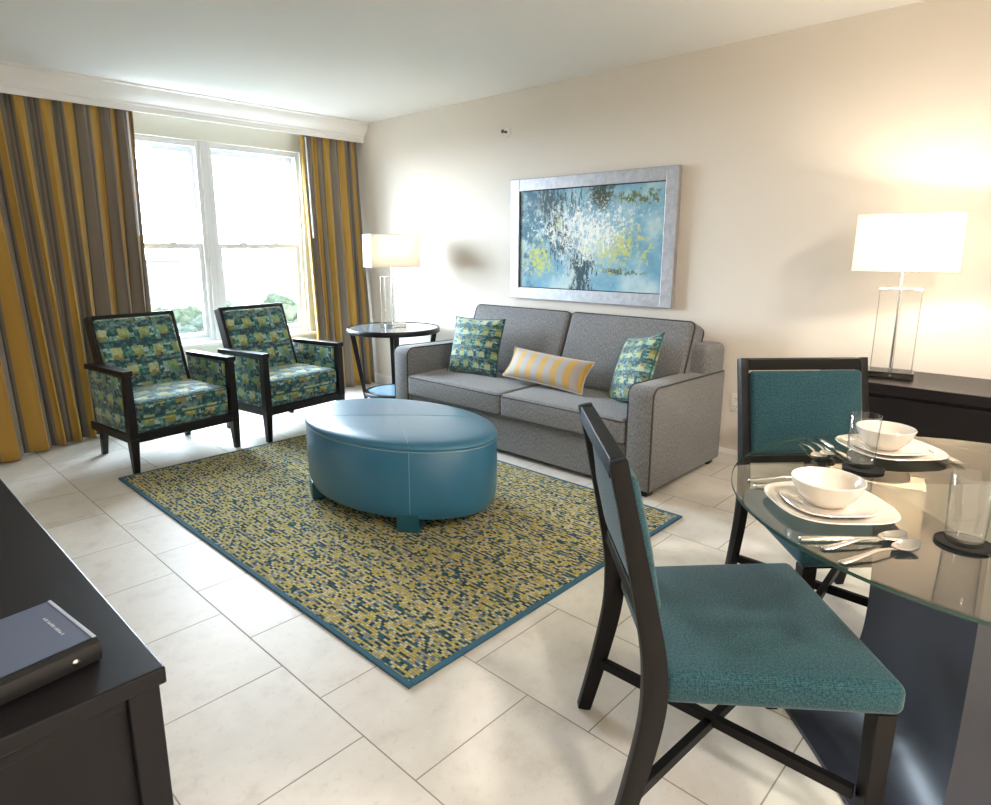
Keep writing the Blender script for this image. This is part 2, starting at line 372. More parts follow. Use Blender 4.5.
def prism(bm, pts, lo, hi, axis='x', bev=0.0):
    """extrude a 2-D outline along an axis: axis x -> pts are (y,z); y -> (x,z); z -> (x,y)"""
    b = bmesh.new(); f = {'x': lambda p, t: (t, p[0], p[1]), 'y': lambda p, t: (p[0], t, p[1]), 'z': lambda p, t: (p[0], p[1], t)}[axis]
    A = [b.verts.new(f(p, lo)) for p in pts]; C = [b.verts.new(f(p, hi)) for p in pts]; n = len(pts)
    b.faces.new(A); b.faces.new(list(reversed(C)))
    for i in range(n): b.faces.new((A[i], C[i], C[(i + 1) % n], A[(i + 1) % n]))
    bmesh.ops.recalc_face_normals(b, faces=b.faces[:])
    if bev: bmesh.ops.bevel(b, geom=b.edges[:], offset=bev, segments=2, affect='EDGES', profile=.5)
    return merge(bm, b)
def ribbon(path, w):
    """offset a (y,z) centreline both sides into an outline"""
    L, R = [], []
    for i, p in enumerate(path):
        a = path[max(i - 1, 0)]; c = path[min(i + 1, len(path) - 1)]
        d = Vector((c[0] - a[0], c[1] - a[1])).normalized(); n = Vector((-d.y, d.x)); k = w[i] / 2 if isinstance(w, list) else w / 2
        L.append((p[0] + n.x * k, p[1] + n.y * k)); R.append((p[0] - n.x * k, p[1] - n.y * k))
    return L + R[::-1]
def smoothpath(pts, n=6):
    out = []
    P = [pts[0]] + list(pts) + [pts[-1]]
    for i in range(1, len(P) - 2):
        for k in range(n):
            t = k / n; a, b, c, d = P[i - 1], P[i], P[i + 1], P[i + 2]
            out.append(tuple(.5 * (2 * b[j] + (c[j] - a[j]) * t + (2 * a[j] - 5 * b[j] + 4 * c[j] - d[j]) * t * t + (3 * b[j] - a[j] - 3 * c[j] + d[j]) * t ** 3) for j in range(len(b))))
    out.append(tuple(pts[-1])); return out
def thing(name, label, cat, loc=(0, 0, 0), rz=0.0, group=None):
    o = bpy.data.objects.new(name, None); COL.objects.link(o); o.empty_display_size = .1
    o.location = loc; o.rotation_euler = (0, 0, rz); o['label'] = label; o['category'] = cat
    if group: o['group'] = group
    return o
def tag(o, label, cat, group=None):
    o['label'] = label; o['category'] = cat
    if group: o['group'] = group
    return o
def struct(name, bm, mat, parent=None, smooth=False, label=None, **kw):
    o = build(name, bm, mat, parent, smooth, **kw)
    if parent is None: o['kind'] = 'structure'
    return o
def dup(root, loc, rz, label, group=None):
    def rec(o, par):
        c = o.copy(); COL.objects.link(c)
        if par is not None: c.parent = par
        for ch in kids.get(o, []): rec(ch, c)
        return c
    kids = {}
    for o in COL.objects:
        if o.parent: kids.setdefault(o.parent, []).append(o)
    r = rec(root, None); r.location = loc; r.rotation_euler = (0, 0, rz); r['label'] = label
    if group: r['group'] = group
    return r

# ------------------------------------------------------------------ the room
XL, XR, YF, YB, ZC = -.32, 3.95, -2.3, 5.58, 2.541
bm = B(); box(bm, XL - .15, XR + .15, YF - .15, YB + .2, -.12, 0); struct('floor', bm, M['floor'])
bm = B(); box(bm, XL - .15, XR + .15, YF - .15, YB + .2, ZC, ZC + .12); struct('ceiling', bm, M['ceil'])
bm = B(); box(bm, XR, XR + .15, YF - .15, YB + .2, 0, ZC); struct('wall_right', bm, M['wall'])
bm = B(); box(bm, XL - .15, XL, YF - .15, YB + .2, 0, ZC); struct('wall_left', bm, M['wall'])
bm = B(); box(bm, XL, XR, YF - .15, YF, 0, ZC); struct('wall_front', bm, M['wall'])
WX0, WX1, WZ0, WZ1 = 1.56, 3.345, .565, 2.235
bm = B()
box(bm, XL, WX0, YB, YB + .2, 0, ZC); box(bm, WX1, XR, YB, YB + .2, 0, ZC)
box(bm, WX0, WX1, YB, YB + .2, 0, WZ0); box(bm, WX0, WX1, YB, YB + .2, WZ1, ZC)
struct('wall_back', bm, M['wallwin'])
def baseprof(): return [(0, 0), (.014, 0), (.014, .075), (.009, .088), (.006, .098), (0, .10)]
bm = B(); prism(bm, [(XR - a, z) for a, z in baseprof()], YF, YB, 'y'); struct('baseboard_right', bm, M['trim'])
bm = B(); prism(bm, [(YB - a, z) for a, z in baseprof()], XL, XR - .014, 'x'); struct('baseboard_back', bm, M['trim'])
bm = B(); prism(bm, [(XL + a, z) for a, z in baseprof()], YF, YB - .014, 'y'); struct('baseboard_left', bm, M['trim'])
# moulded cornice that hides the curtain track
prof = [(YB, ZC), (5.315, ZC), (5.315, ZC - .012), (5.33, ZC - .02), (5.335, ZC - .045), (5.352, ZC - .075), (5.38, ZC - .105), (5.392, ZC - .115), (5.395, ZC - .128),
        (5.408, ZC - .135), (5.412, ZC - .175), (5.43, ZC - .175), (5.43, ZC - .06), (YB, ZC - .06)]
bm = B(); prism(bm, prof, XL, XR - .001, 'x'); o = struct('trim_1', bm, M['trim'], smooth=True, angle=25)

def make_window(n, x0, x1):
    y0, y1 = YB + .03, YB + .13; z0, z1 = WZ0, WZ1
    bm = B()
    for (a, b, c, d) in ((x0, x0 + .035, z0, z1), (x1 - .035, x1, z0, z1)): box(bm, a, b, y0, y1, c, d, .003)
    box(bm, x0 + .035, x1 - .035, y0 + .001, y1 - .001, z1 - .045, z1 - .0005); box(bm, x0 + .035, x1 - .035, y0 + .001, y1 - .001, z0 + .0005, z0 + .04)
    fr = struct('window_%d' % n, bm, M['frame'])
    zm = 1.385; a, b = x0 + .036, x1 - .036
    for nm, (s0, s1, yy) in dict(upper_sash=(zm - .022, z1 - .046, y0 + .062), lower_sash=(z0 + .041, zm + .022, y0 + .02)).items():
        bm = B(); w = .036
        box(bm, a, a + w, yy, yy + .035, s0, s1, .002); box(bm, b - w, b, yy, yy + .035, s0, s1, .002)
        box(bm, a + w, b - w, yy, yy + .035, s0, s0 + .042, .002); box(bm, a + w, b - w, yy, yy + .035, s1 - .042, s1, .002)
        sh = build(nm, bm, M['frame'], fr, False)
        bm = B(); box(bm, a + w, b - w, yy + .014, yy + .019, s0 + .042, s1 - .042); build('pane', bm, M['pane'], sh, False)
        if nm == 'lower_sash':
            for q in (.3, .7):
                bm = B(); cx = a + (b - a) * q; box(bm, cx - .03, cx + .03, yy - .004, yy + .02, s1, s1 + .012, .003); build('sash_lock', bm, M['frame'], sh, False)
xm = 2.455
make_window(1, WX0, xm - .03); make_window(2, xm + .03, WX1)
bm = B(); box(bm, xm - .03, xm + .03, YB + .02, YB + .13, WZ0, WZ1, .004); struct('trim_2', bm, M['frame'])
bm = B()   # interior stool and side returns
box(bm, WX0 - .04, WX1 + .04, YB - .05, YB + .03, WZ0 - .025, WZ0 + .004, .006)
struct('trim_3', bm, M['trim'])

# ------------------------------------------------------------------ curtains
def curtain(name, label, top, bot, ztop, zbot, nf, amp_t, amp_b, seed, wand_s):
    rnd = random.Random(seed); th = thing(name, label, 'curtain', (0, 0, 0))
    top = smoothpath(top, 8); bot = smoothpath(bot, 8)
    def at(path, s):
        f = s * (len(path) - 1); i = min(int(f), len(path) - 2); t = f - i
        return Vector(path[i]).lerp(Vector(path[i + 1]), t)
    NS, NZ = nf * 16, 30; b = bmesh.new(); lay = b.loops.layers.uv.new()
    ph = [0]
    for i in range(nf): ph.append(ph[-1] + rnd.uniform(.7, 1.35))
    def phase(s):      # uneven fold spacing
        f = s * nf; i = min(int(f), nf - 1); t = f - i; return (ph[i] + (ph[i + 1] - ph[i]) * t) / ph[-1] * nf
    am = [rnd.uniform(.65, 1.2) for _ in range(nf + 2)]
    grid = []; ucoord = []
    for k in range(NZ + 1):
        w = k / NZ; z = ztop + (zbot - ztop) * w; row = []; us = []; u = 0; prev = None
        for i in range(NS + 1):
            s = i / NS; p = at(top, s).lerp(at(bot, s), w ** 1.25)
            f = phase(s); q = int(min(f, nf)); A = (amp_t + (amp_b - amp_t) * min(1, w * 1.6)) * am[q] * .5 + (amp_t + (amp_b - amp_t) * min(1, w * 1.6)) * am[min(q + 1, nf + 1)] * .5
            wob = .35 * math.sin(w * 3.1 + q * 1.7) * w
            a = 2 * PI * f + wob
            fine = max(0, 1 - w * 7)
            off = A * math.sin(a) + .012 * fine * math.sin(4 * PI * f + 1)
            side = A * .42 * math.sin(2 * a)
            t = at(top, min(1, s + .01)).lerp(at(bot, min(1, s + .01)), w) - at(top, max(0, s - .01)).lerp(at(bot, max(0, s - .01)), w); t.normalize()
            nrm = Vector((t.y, -t.x))
            c = Vector((p.x, p.y)) + nrm * off + t * side * .7
            v = Vector((c.x, c.y, z))
            if prev is not None: u += (v - prev).length
            prev = v; row.append(v); us.append(u)
        grid.append([b.verts.new(v) for v in row]); ucoord.append(us)
    uref = ucoord[NZ // 2]
    for k in range(NZ):
        for i in range(NS):
            f = b.faces.new((grid[k][i], grid[k + 1][i], grid[k + 1][i + 1], grid[k][i + 1]))
            zz = [(k, i), (k + 1, i), (k + 1, i + 1), (k, i + 1)]
            for l, (kk, ii) in zip(f.loops, zz): l[lay].uv = (uref[ii], (ztop - zbot) * (1 - kk / NZ))
    pan = build('curtain_panel', b, M['curtain'], th, True, uv=False, angle=180)
    md = pan.modifiers.new('thickness', 'SOLIDIFY'); md.thickness = .004; md.offset = 0
    p0 = at(top, wand_s); p1 = at(bot, wand_s)
    bm = B(); y0 = -.075 if True else 0
    tube(bm, [(p0.x, p0.y - .052, ztop - .11), (p0.x + (p1.x - p0.x) * .3, p0.y - .06 + (p1.y - p0.y) * .3, ztop - 1.0)], .006, 8)
    build('pull_wand', bm, M['frame'], th)
    return th
curtain('curtain', 'wide gold and taupe striped curtain left of the window', [(.15, 5.46), (.7, 5.46), (1.25, 5.465), (1.885, 5.47)],
        [(-.16, 4.72), (.45, 4.86), (1.0, 5.13), (1.35, 5.24), (1.80, 5.36)], 2.46, .014, 14, .020, .058, 3, .955)
curtain('curtain', 'narrow gold and taupe striped curtain right of the window by the corner', [(3.285, 5.47), (3.6, 5.465), (3.90, 5.47)],
        [(3.30, 5.36), (3.55, 5.29), (3.88, 5.29)], 2.46, .014, 7, .016, .042, 11, .07)

# ------------------------------------------------------------------ sofa
sf = thing('sofa', 'grey tweed two-cushion sofa against the wall under the painting', 'sofa', (0, 0, 0))
SX0, SX1, SY0, SY1 = 3.04, 3.942, 1.655, 3.885
bm = B(); rbox(bm, .87, SY1 - SY0 - .30, .27, .02, mtx=T((SX0 + SX1) / 2 + .01, (SY0 + SY1) / 2, .165)); build('base', bm, M['sofa'], sf)
for s in (0, 1):
    y0, y1 = ((SY0, SY0 + .165), (SY1 - .165, SY1))[s]
    outl = [(SX0, .035)] + [(SX0, .575)] + [(SX0 + .06 - .06 * math.cos(a), .575 + .055 * math.sin(a)) for a in [PI / 2 * k / 6 for k in range(1, 7)]] + [(SX1, .612), (SX1, .035)]
    bm = B(); prism(bm, outl, y0, y1, 'y', .018); a = build('arm', bm, M['sofa'], sf, angle=50)
    bm = B()
    for yy in (y0 + .006, y1 - .006):
        tube(bm, [(x + (.006 if x < SX0 + .3 else 0), yy, z + (0 if z < .5 else -.002)) for x, z in outl[:-2] + [(SX1 - .02, .612)]], .0055, 6)
    build('piping', bm, M['piping'], a)
bm = B(); rbox(bm, .25, SY1 - SY0 - .012, .75, .045, mtx=T(3.819, (SY0 + SY1) / 2, .415)); build('back', bm, M['sofa'], sf)
def loop_rect(w, d, r, z, mtx, rad, bm, bul=0):
    pts = []
    for cx, cy, a0 in ((w / 2 - r, d / 2 - r, 0), (-w / 2 + r, d / 2 - r, 90), (-w / 2 + r, -d / 2 + r, 180), (w / 2 - r, -d / 2 + r, 270)):
        for k in range(5): a = math.radians(a0 + 90 * k / 4); pts.append((cx + r * math.cos(a), cy + r * math.sin(a), z))
    out = []
    for i in range(len(pts)):
        p, q = Vector(pts[i]), Vector(pts[(i + 1) % len(pts)]); m = max(1, int((q - p).length / .06))
        out += [p.lerp(q, k / m) for k in range(m)]
    tube(bm, out, rad, 6, True, mtx=mtx)
ymid = (SY0 + SY1) / 2 + .005; inner = SY1 - SY0 - .33
for s in (-1, 1):
    w = inner / 2 - .004; cy = ymid + s * inner / 4
    mt = T(3.335, cy, .352); bm = B(); rbox(bm, .60, w, .155, .028, (0.008, .0, .018), 10, mt, bottom=False); c = build('seat_cushion', bm, M['sofa'], sf)
    bm = B(); loop_rect(.596, w - .004, .028, .062, mt, .0048, bm); loop_rect(.596, w - .004, .028, -.064, mt, .0048, bm); build('piping', bm, M['piping'], c)
bw = .94
for k, cy in enumerate((2.245, 3.19)):
    mt = T(3.705, cy, .655) @ Matrix.Rotation(math.radians(21), 4, 'Y')
    bm = B(); rbox(bm, .155, bw, .53, .035, (.03, 0, .008), 10, mt); c = build('back_cushion', bm, M['sofa'], sf)
    m2 = mt @ Matrix.Rotation(PI / 2, 4, 'Y')     # loops lie in the cushion's front/back planes
    bm = B(); loop_rect(.524, bw - .004, .04, -.066, m2, .0048, bm); loop_rect(.524, bw - .004, .04, .066, m2, .0048, bm); build('piping', bm, M['piping'], c)
for x in (SX0 + .06, SX1 - .07):
    for y in (SY0 + .06, SY1 - .06):
        bm = B(); taper(bm, x, y, 0, .04, .06, .075); build('foot', bm, M['chairwood'], sf)

def pillow_bm(w, h, t, mtx, n=22, pinch=.07, uvo=0):
    b = bmesh.new(); lay = b.loops.layers.uv.new(); g = {}
    for s in (1, -1):
        for i in range(n + 1):
            for j in range(n + 1):
                x, y = -1 + 2 * i / n, -1 + 2 * j / n; ed = i in (0, n) or j in (0, n)
                if ed and s < 0: g[s, i, j] = g[1, i, j]; continue
                k = (max(0, 1 - abs(x) ** 2.4) * max(0, 1 - abs(y) ** 2.4)) ** .55
                px = x * (1 - pinch * (1 - y * y)); py = y * (1 - pinch * (1 - x * x))
                wr = .05 * math.sin(7 * x + 3 * y) * k * (1 - k)
                g[s, i, j] = b.verts.new((px * w / 2, s * t / 2 * (k + wr) if not ed else 0, py * h / 2))
        for i in range(n):
            for j in range(n):
                ij = [(i, j), (i + 1, j), (i + 1, j + 1), (i, j + 1)]
                q = [g[s, a, c] for a, c in ij]
                f = b.faces.new(q if s < 0 else q[::-1]); zz = ij if s < 0 else ij[::-1]
                for l, (a, c) in zip(f.loops, zz): l[lay].uv = ((a / n - .5) * w + uvo, (c / n - .5) * h + uvo)
    out = bmesh.new(); me = bpy.data.meshes.new('t'); b.to_mesh(me); b.free(); me.transform(mtx); out.from_mesh(me); bpy.data.meshes.remove(me)
    bmesh.ops.recalc_face_normals(out, faces=out.faces[:]); return out
def edge_loop(w, h, pinch, mtx, r, bm, n=14):
    pts = []
    for a, f in ((0, lambda t: (t, -1)), (1, lambda t: (1, t)), (2, lambda t: (-t, 1)), (3, lambda t: (-1, -t))):
        for k in range(n):
            x, y = f(-1 + 2 * k / n); pts.append((x * (1 - pinch * (1 - y * y)) * w / 2, 0, y * (1 - pinch * (1 - x * x)) * h / 2))
    tube(bm, pts, r, 6, True, mtx=mtx)
def pillow(name, label, w, h, t, mtx, mat, pipemat, cat='pillow', grp=None, uvo=0):
    th = thing(name, label, cat, mtx.translation - Vector((0, 0, h * .45)), 0, grp); inv = Matrix.Translation(-th.location)
    build('cover', pillow_bm(w, h, t, inv @ mtx, uvo=uvo), mat, th, uv=False, angle=180)
    bm = B(); edge_loop(w, h, .07, inv @ mtx, .0045, bm); build('piping', bm, pipemat, th); return th
# pillow local axes: x = width, y = normal, z = height
def pm(loc, normal, roll=0.0):
    n = Vector(normal).normalized(); z = Vector((0, 0, 1)); x = n.cross(z) * -1; x.normalize(); zz = x.cross(n)
    m = Matrix((x, n, zz)).transposed().to_4x4(); return Matrix.Translation(loc) @ m @ Matrix.Rotation(roll, 4, 'Y')
pillow('throw_pillow', 'teal and green patchwork square pillow at the left end of the sofa', .47, .44, .15, pm((3.40, 3.35, .645), (-1, -.10, .30), .02), M['patp'], M['patpipe'], grp='patchwork throw pillows')
pillow('throw_pillow', 'teal and green patchwork square pillow propped on the right sofa arm', .42, .44, .14, pm((3.42, 2.005, .645), (-.80, .52, .40), .22), M['patp'], M['patpipe'], grp='patchwork throw pillows', uvo=.31)
pillow('lumbar_pillow', 'long yellow and grey striped lumbar pillow in the middle of the sofa', .72, .225, .14, pm((3.37, 2.65, .565), (-1, .04, .62), -.035), M['stripe'], plain('grey_cord', (.5, .46, .4), .7))

# ------------------------------------------------------------------ armchairs (local: front faces -y)
def make_armchair(loc, rz, label):
    t = thing('armchair', label, 'armchair', loc, rz, 'patchwork armchairs by the window')
    W = .365
    for s in (-1, 1):
        bm = B(); x = s * (W - .027)
        taper(bm, x, .027, 0, .22, .034, .052, .034, .056, s * .004, -.004); taper(bm, x, .027, .22, .62, .052, .044, .056, .05, 0, 0)
        build('leg', bm, M['wood'], t, False)
        bm = B(); taper(bm, s * (W - .075), .56, 0, .23, .034, .046, .034, .05, 0, .045); build('leg', bm, M['wood'], t, False)
        bm = B(); hexa(bm, [(s * (W - .058), -.004, .615), (s * (W + .004), -.004, .615), (s * (W + .004), .55, .605), (s * (W - .058), .55, .605)],
                       [(s * (W - .058), -.004, .647), (s * (W + .004), -.004, .647), (s * (W + .004), .55, .637), (s * (W - .058), .55, .637)], .004); build('armrest', bm, M['wood'], t, False)
        bm = B(); box(bm, *sorted((s * (W - .05), s * (W - .004))), .05, .58, .195, .25, .004); build('side_rail', bm, M['wood'], t, False)
        bm = B(); prism(bm, [(.054, .25), (.50, .25), (.545, .607), (.054, .613)], *sorted((s * (W - .062), s * (W - .010))), 'x', .012); build('side_panel', bm, M['pat'], t)
    bm = B(); box(bm, -W + .053, W - .053, .002, .045, .195, .25, .004); build('front_rail', bm, M['wood'], t, False)
    bm = B(); rbox(bm, W * 2 - .125, .53, .085, .02, mtx=T(0, .285, .29)); build('seat_base', bm, M['pat'], t)
    mt = T(0, .262, .385); bm = B(); rbox(bm, W * 2 - .13, .52, .12, .03, (0, .01, .022), 8, mt, bottom=False); c = build('seat_cushion', bm, M['pat'], t)
    bm = B(); loop_rect(W * 2 - .134, .516, .03, .044, mt, .0045, bm); loop_rect(W * 2 - .134, .516, .03, -.046, mt, .0045, bm); build('piping', bm, M['patpipe'], c)
    a = math.radians(18); mt = T(0, .415, .30) @ Matrix.Rotation(-a, 4, 'X'); bw = .285; hh = .665
    bm = B(); 
    for s in (-1, 1): box(bm, *sorted((s * bw, s * (bw - .026))), .0, .075, -.06, hh, .004, mtx=mt)
    box(bm, -bw + .026, bw - .026, .0, .075, hh - .026, hh, .004, mtx=mt); box(bm, -bw + .026, bw - .026, .06, .075, -.06, hh - .026, mtx=mt)
    build('back_frame', bm, M['wood'], t, False)
    bm = B(); rbox(bm, 2 * bw - .054, .085, hh + .03, .022, (0, .02, 0), 8, mt @ T(0, .024, (hh - .086) / 2)); build('backrest', bm, M['pat'], t)
    return t
ac = make_armchair((1.578, 4.185, 0), math.radians(6), 'patchwork armchair nearer the wide curtain, its front leg at the rug corner')
dup(ac, (2.472, 4.21, 0), math.radians(7.5), 'patchwork armchair nearer the round end table, partly behind the ottoman')

# ------------------------------------------------------------------ rug and ottoman
rg = thing('area_rug', 'large woven teal and yellow rug with blue binding under the ottoman', 'rug', (2.037, 2.775, 0))
bm = B(); box(bm, -.895, .895, -1.345, 1.345, 0, .011, .002); build('woven_field', bm, M['rug'], rg, False)
bm = B()
for (a, b, c, d) in ((-.916, -.895, -1.368, 1.368), (.895, .916, -1.368, 1.368), (-.895, .895, -1.368, -1.345), (-.895, .895, 1.345, 1.368)): box(bm, a, b, c, d, 0, .0115, .003)
build('binding', bm, M['rugedge'], rg, False)
ot = thing('ottoman', 'large oval teal leather ottoman in the middle of the rug', 'ottoman', (2.112, 2.682, .0115), math.radians(5))
oa, ob = .399, .612
def oval(prof, bm, sq=2.0): lathe(bm, prof, 96, sx=oa, sy=ob)
bm = B(); oval([(0, .062), (.93, .062), (.965, .068), (.985, .087), (1.0, .14), (1.005, .25), (1.0, .414), (.99, .422), (0, .422)], bm); build('body', bm, M['leather'], ot)
TOPP = [(0, .468), (.25, .4675), (.5, .466), (.75, .463), (.90, .458), (.955, .452), (.985, .444), (1.0, .435)]
bm = B(); oval([(.9, .410), (.985, .414), (1.004, .420), (1.008, .428)] + TOPP[::-1], bm); tp = build('top', bm, M['leather'], ot)
def ovp(a, k, z): return (oa * k * math.cos(a), ob * k * math.sin(a), z)
bm = B(); tube(bm, [ovp(2 * PI * i / 96, 1.0045, .413) for i in range(96)], .0022, 5, True); build('edge_stitching', bm, M['thread'], ot)
def topz(k):
    P = TOPP
    for (a, z0), (b, z1) in zip(P, P[1:]):
        if k <= b: return z0 + (z1 - z0) * (k - a) / (b - a)
    return P[-1][1]
for s in (1, -1):
    A = math.atan2(.84 * s, 1)    # diagonal seams, each running over a foot
    pts = [ovp(A, k, topz(abs(k)) - .0002) for k in [-1 + i / 20 for i in range(41)]]
    bm = B(); tube(bm, pts, .0016, 5); build('top_seam', bm, M['thread'], ot)
    for q in (1, -1):
        bm = B(); tube(bm, [ovp(A, q * k, z) for k, z in ((1.001, .410), (1.005, .25), (1.0, .14), (.985, .087), (.965, .068))], .0014, 5); build('side_seam', bm, M['thread'], ot)
        cx, cy, _ = ovp(A, q * .92, 0); ang = math.atan2(cy / ob ** 2, cx / oa ** 2)
        bm = B(); box(bm, -.05, .036, -.055, .055, 0, .10, .006, mtx=T(cx, cy, 0, rz=ang)); build('leg', bm, M['ottleg'], ot, False)

# ------------------------------------------------------------------ end table and table lamps
et = thing('end_table', 'round dark end table with glass top beside the left sofa arm', 'table', (3.485, 4.44, 0))
bm = B(); lathe(bm, [(.375, .652), (.398, .652), (.402, .657), (.402, .690), (.398, .695), (.385, .695), (.381, .691), (.375, .688), (.375, .652)], 64); build('top_rim', bm, M['wood'], et)
bm = B(); lathe(bm, [(0, .680), (.379, .680), (.379, .6905), (0, .6905)], 64); build('glass_top', bm, M['darkglass'], et)
bm = B(); lathe(bm, [(.24, .10), (.268, .10), (.272, .104), (.272, .128), (.268, .132), (.24, .132), (.24, .10)], 64); build('shelf_rim', bm, M['wood'], et)
bm = B(); lathe(bm, [(0, .108), (.245, .108), (.245, .129), (0, .129)], 64); build('glass_shelf', bm, M['shelfglass'], et)
for k in range(4):
    a = math.radians(145 + 90 * k); c, s = math.cos(a), math.sin(a)
    bm = B(); hexa(bm, *[[(c * r + -s * w, s * r + c * w, z) for r, w in ((r0, -h), (r1, -h), (r1, h), (r0, h))] for r0, r1, h, z in ((.235, .265, .014, 0), (.335, .379, .022, .655))], .003); build('leg', bm, M['wood'], et, False)

def make_lamp(loc, rz, label, base_mat_key, power):
    t = thing('table_lamp', label, 'lamp', loc, rz, 'clear column table lamps')
    bm = B(); box(bm, -.098, .098, -.066, .066, 0, .034, .003); build('base', bm, M[base_mat_key], t, False)
    bm = B(); tube(bm, [(.0, -.067, .018), (.0, -.071, .018)], .006, 10); build('switch', bm, M['chrome'], t)
    bm = B(); box(bm, -.088, .088, -.056, .056, .0345, .437, .003); build('clear_column', bm, M['acrylic'], t, False)
    bm = B()
    for x in (-1, 1):
        for y in (-1, 1): tube(bm, [(x * .0872, y * .0552, .037), (x * .0872, y * .0552, .435)], .0011, 5)
    for y in (-1, 1): tube(bm, [(-.087, y * .0552, .4365), (.087, y * .0552, .4365)], .0014, 5)
    for x in (-1, 1): tube(bm, [(x * .0872, -.055, .4365), (x * .0872, .055, .4365)], .0014, 5)
    build('column_edge', bm, M['steel'], t)
    bm = B(); tube(bm, [(0, 0, .034), (0, 0, .64)], .0085, 12); build('pole', bm, M['chrome'], t)
    w, d, z0, z1, k = .216, .115, .520, .788, .992; th = .003
    bm = B()
    for s in (-1, 1):
        hexa(bm, [(-w, s * d, z0), (w, s * d, z0), (w, s * (d - th), z0), (-w, s * (d - th), z0)], [(-w * k, s * d * k, z1), (w * k, s * d * k, z1), (w * k, s * (d - th) * k, z1), (-w * k, s * (d - th) * k, z1)])
        hexa(bm, [(s * w, -d, z0), (s * w, d, z0), (s * (w - th), d, z0), (s * (w - th), -d, z0)], [(s * w * k, -d * k, z1), (s * w * k, d * k, z1), (s * (w - th) * k, d * k, z1), (s * (w - th) * k, -d * k, z1)])
    sh = build('lamp_shade', bm, M['shade'], t, False)
    for z, kk in ((z0, 1), (z1, k)):
        bm = B(); c = [(-w * kk, -d * kk, z), (w * kk, -d * kk, z), (w * kk, d * kk, z), (-w * kk, d * kk, z)]; q = []
        for i in range(4): A_, B_ = Vector(c[i]), Vector(c[(i + 1) % 4]); q += [A_.lerp(B_, t) for t in (.01, .25, .5, .75, .99)]
        tube(bm, q, .003, 6, True); build('shade_trim', bm, M['trim'], sh)
    bm = B(); tube(bm, [(-w * k, 0, z1 - .03), (w * k, 0, z1 - .03)], .002, 6); tube(bm, [(0, -d * k, z1 - .03), (0, d * k, z1 - .03)], .002, 6); build('shade_spider', bm, M['chrome'], sh)
    bm = B(); lathe(bm, [(0, .64), (.013, .64), (.015, .66), (.028, .69), (.030, .71), (.022, .735), (0, .742)], 20); build('bulb', bm, M['bulb'], t)
    for dx in (-.09, .09):
        l = bpy.data.lights.new('lamp_glow', 'POINT'); l.energy = power / 2; l.color = (1, .86, .68); l.shadow_soft_size = .03
        lo = bpy.data.objects.new('lamp_glow', l); COL.objects.link(lo); lo.parent = t; lo.location = (dx, 0, .665)
    return t
make_lamp((3.50, 4.46, .6915), math.radians(-18), 'white shade table lamp with clear column on the round end table', 'mirror', 2)
make_lamp((3.665, .708, .7405), math.radians(-79), 'white shade table lamp with clear column on the dark sideboard', 'nickel', 7)

# ------------------------------------------------------------------ painting, sprinkler, outlet
pt = thing('framed_painting', 'abstract blue and yellow painting in a wide silver frame above the sofa', 'painting', (XR - .002, 2.748, .978))
PW, PH, FW = .708, .905, .088
bm = B()
for (a, b, c, d) in ((-PW, -PW + FW, 0, PH), (PW - FW, PW, 0, PH), (-PW + FW, PW - FW, 0, FW), (-PW + FW, PW - FW, PH - FW, PH)):
    box(bm, -.045, 0, a, b, c, d, .004)
build('frame', bm, M['silver'], pt, False)
bm = B(); box(bm, -.028, -.005, -PW + FW, PW - FW, -PH / 2 + FW, PH / 2 - FW); build('canvas', bm, M['paint'], pt, False, loc=(0, 0, PH / 2))
bm = B()
for (a, b, c, d) in ((-PW + FW, -PW + FW + .005, FW, PH - FW), (PW - FW - .005, PW - FW, FW, PH - FW), (-PW + FW, PW - FW, FW, FW + .005), (-PW + FW, PW - FW, PH - FW - .005, PH - FW)): box(bm, -.036, -.02, a, b, c, d)
build('inner_lip', bm, M['nickel'], pt, False)
sp = thing('fire_sprinkler', 'small white sidewall fire sprinkler high above the painting', 'sprinkler', (XR, 3.535, 2.25))
mt = Matrix.Rotation(-PI / 2, 4, 'Y')
bm = B(); lathe(bm, [(0, 0), (.038, 0), (.038, .004), (.026, .012), (.018, .013), (0, .013)], 32, mtx=mt); build('escutcheon', bm, M['trim'], sp)
bm = B(); lathe(bm, [(0, .013), (.011, .013), (.009, .035), (.004, .04), (.004, .055), (.014, .056), (.014, .059), (0, .06)], 20, mtx=mt); build('sprinkler_head', bm, M['nickel'], sp)
ou = thing('wall_outlet', 'white double power outlet low on the wall right of the sofa', 'outlet', (XR, 1.575, .41))
bm = B(); box(bm, -.006, 0, -.036, .036, -.058, .058, .003); build('plate', bm, M['plastic'], ou)
for z in (-.026, .026):
    bm = B(); rbox(bm, .006, .034, .034, .0029, mtx=T(-.006, 0, z)); s = build('socket', bm, M['plastic'], ou)
    bm = B()
    for y in (-.0065, .0065): box(bm, -.0098, -.0085, y - .0014, y + .0014, z, z + .009)
    tube(bm, [(-.0085, 0, z - .008), (-.0098, 0, z - .008)], .0024, 8); build('slot', bm, M['slot'], s, False)

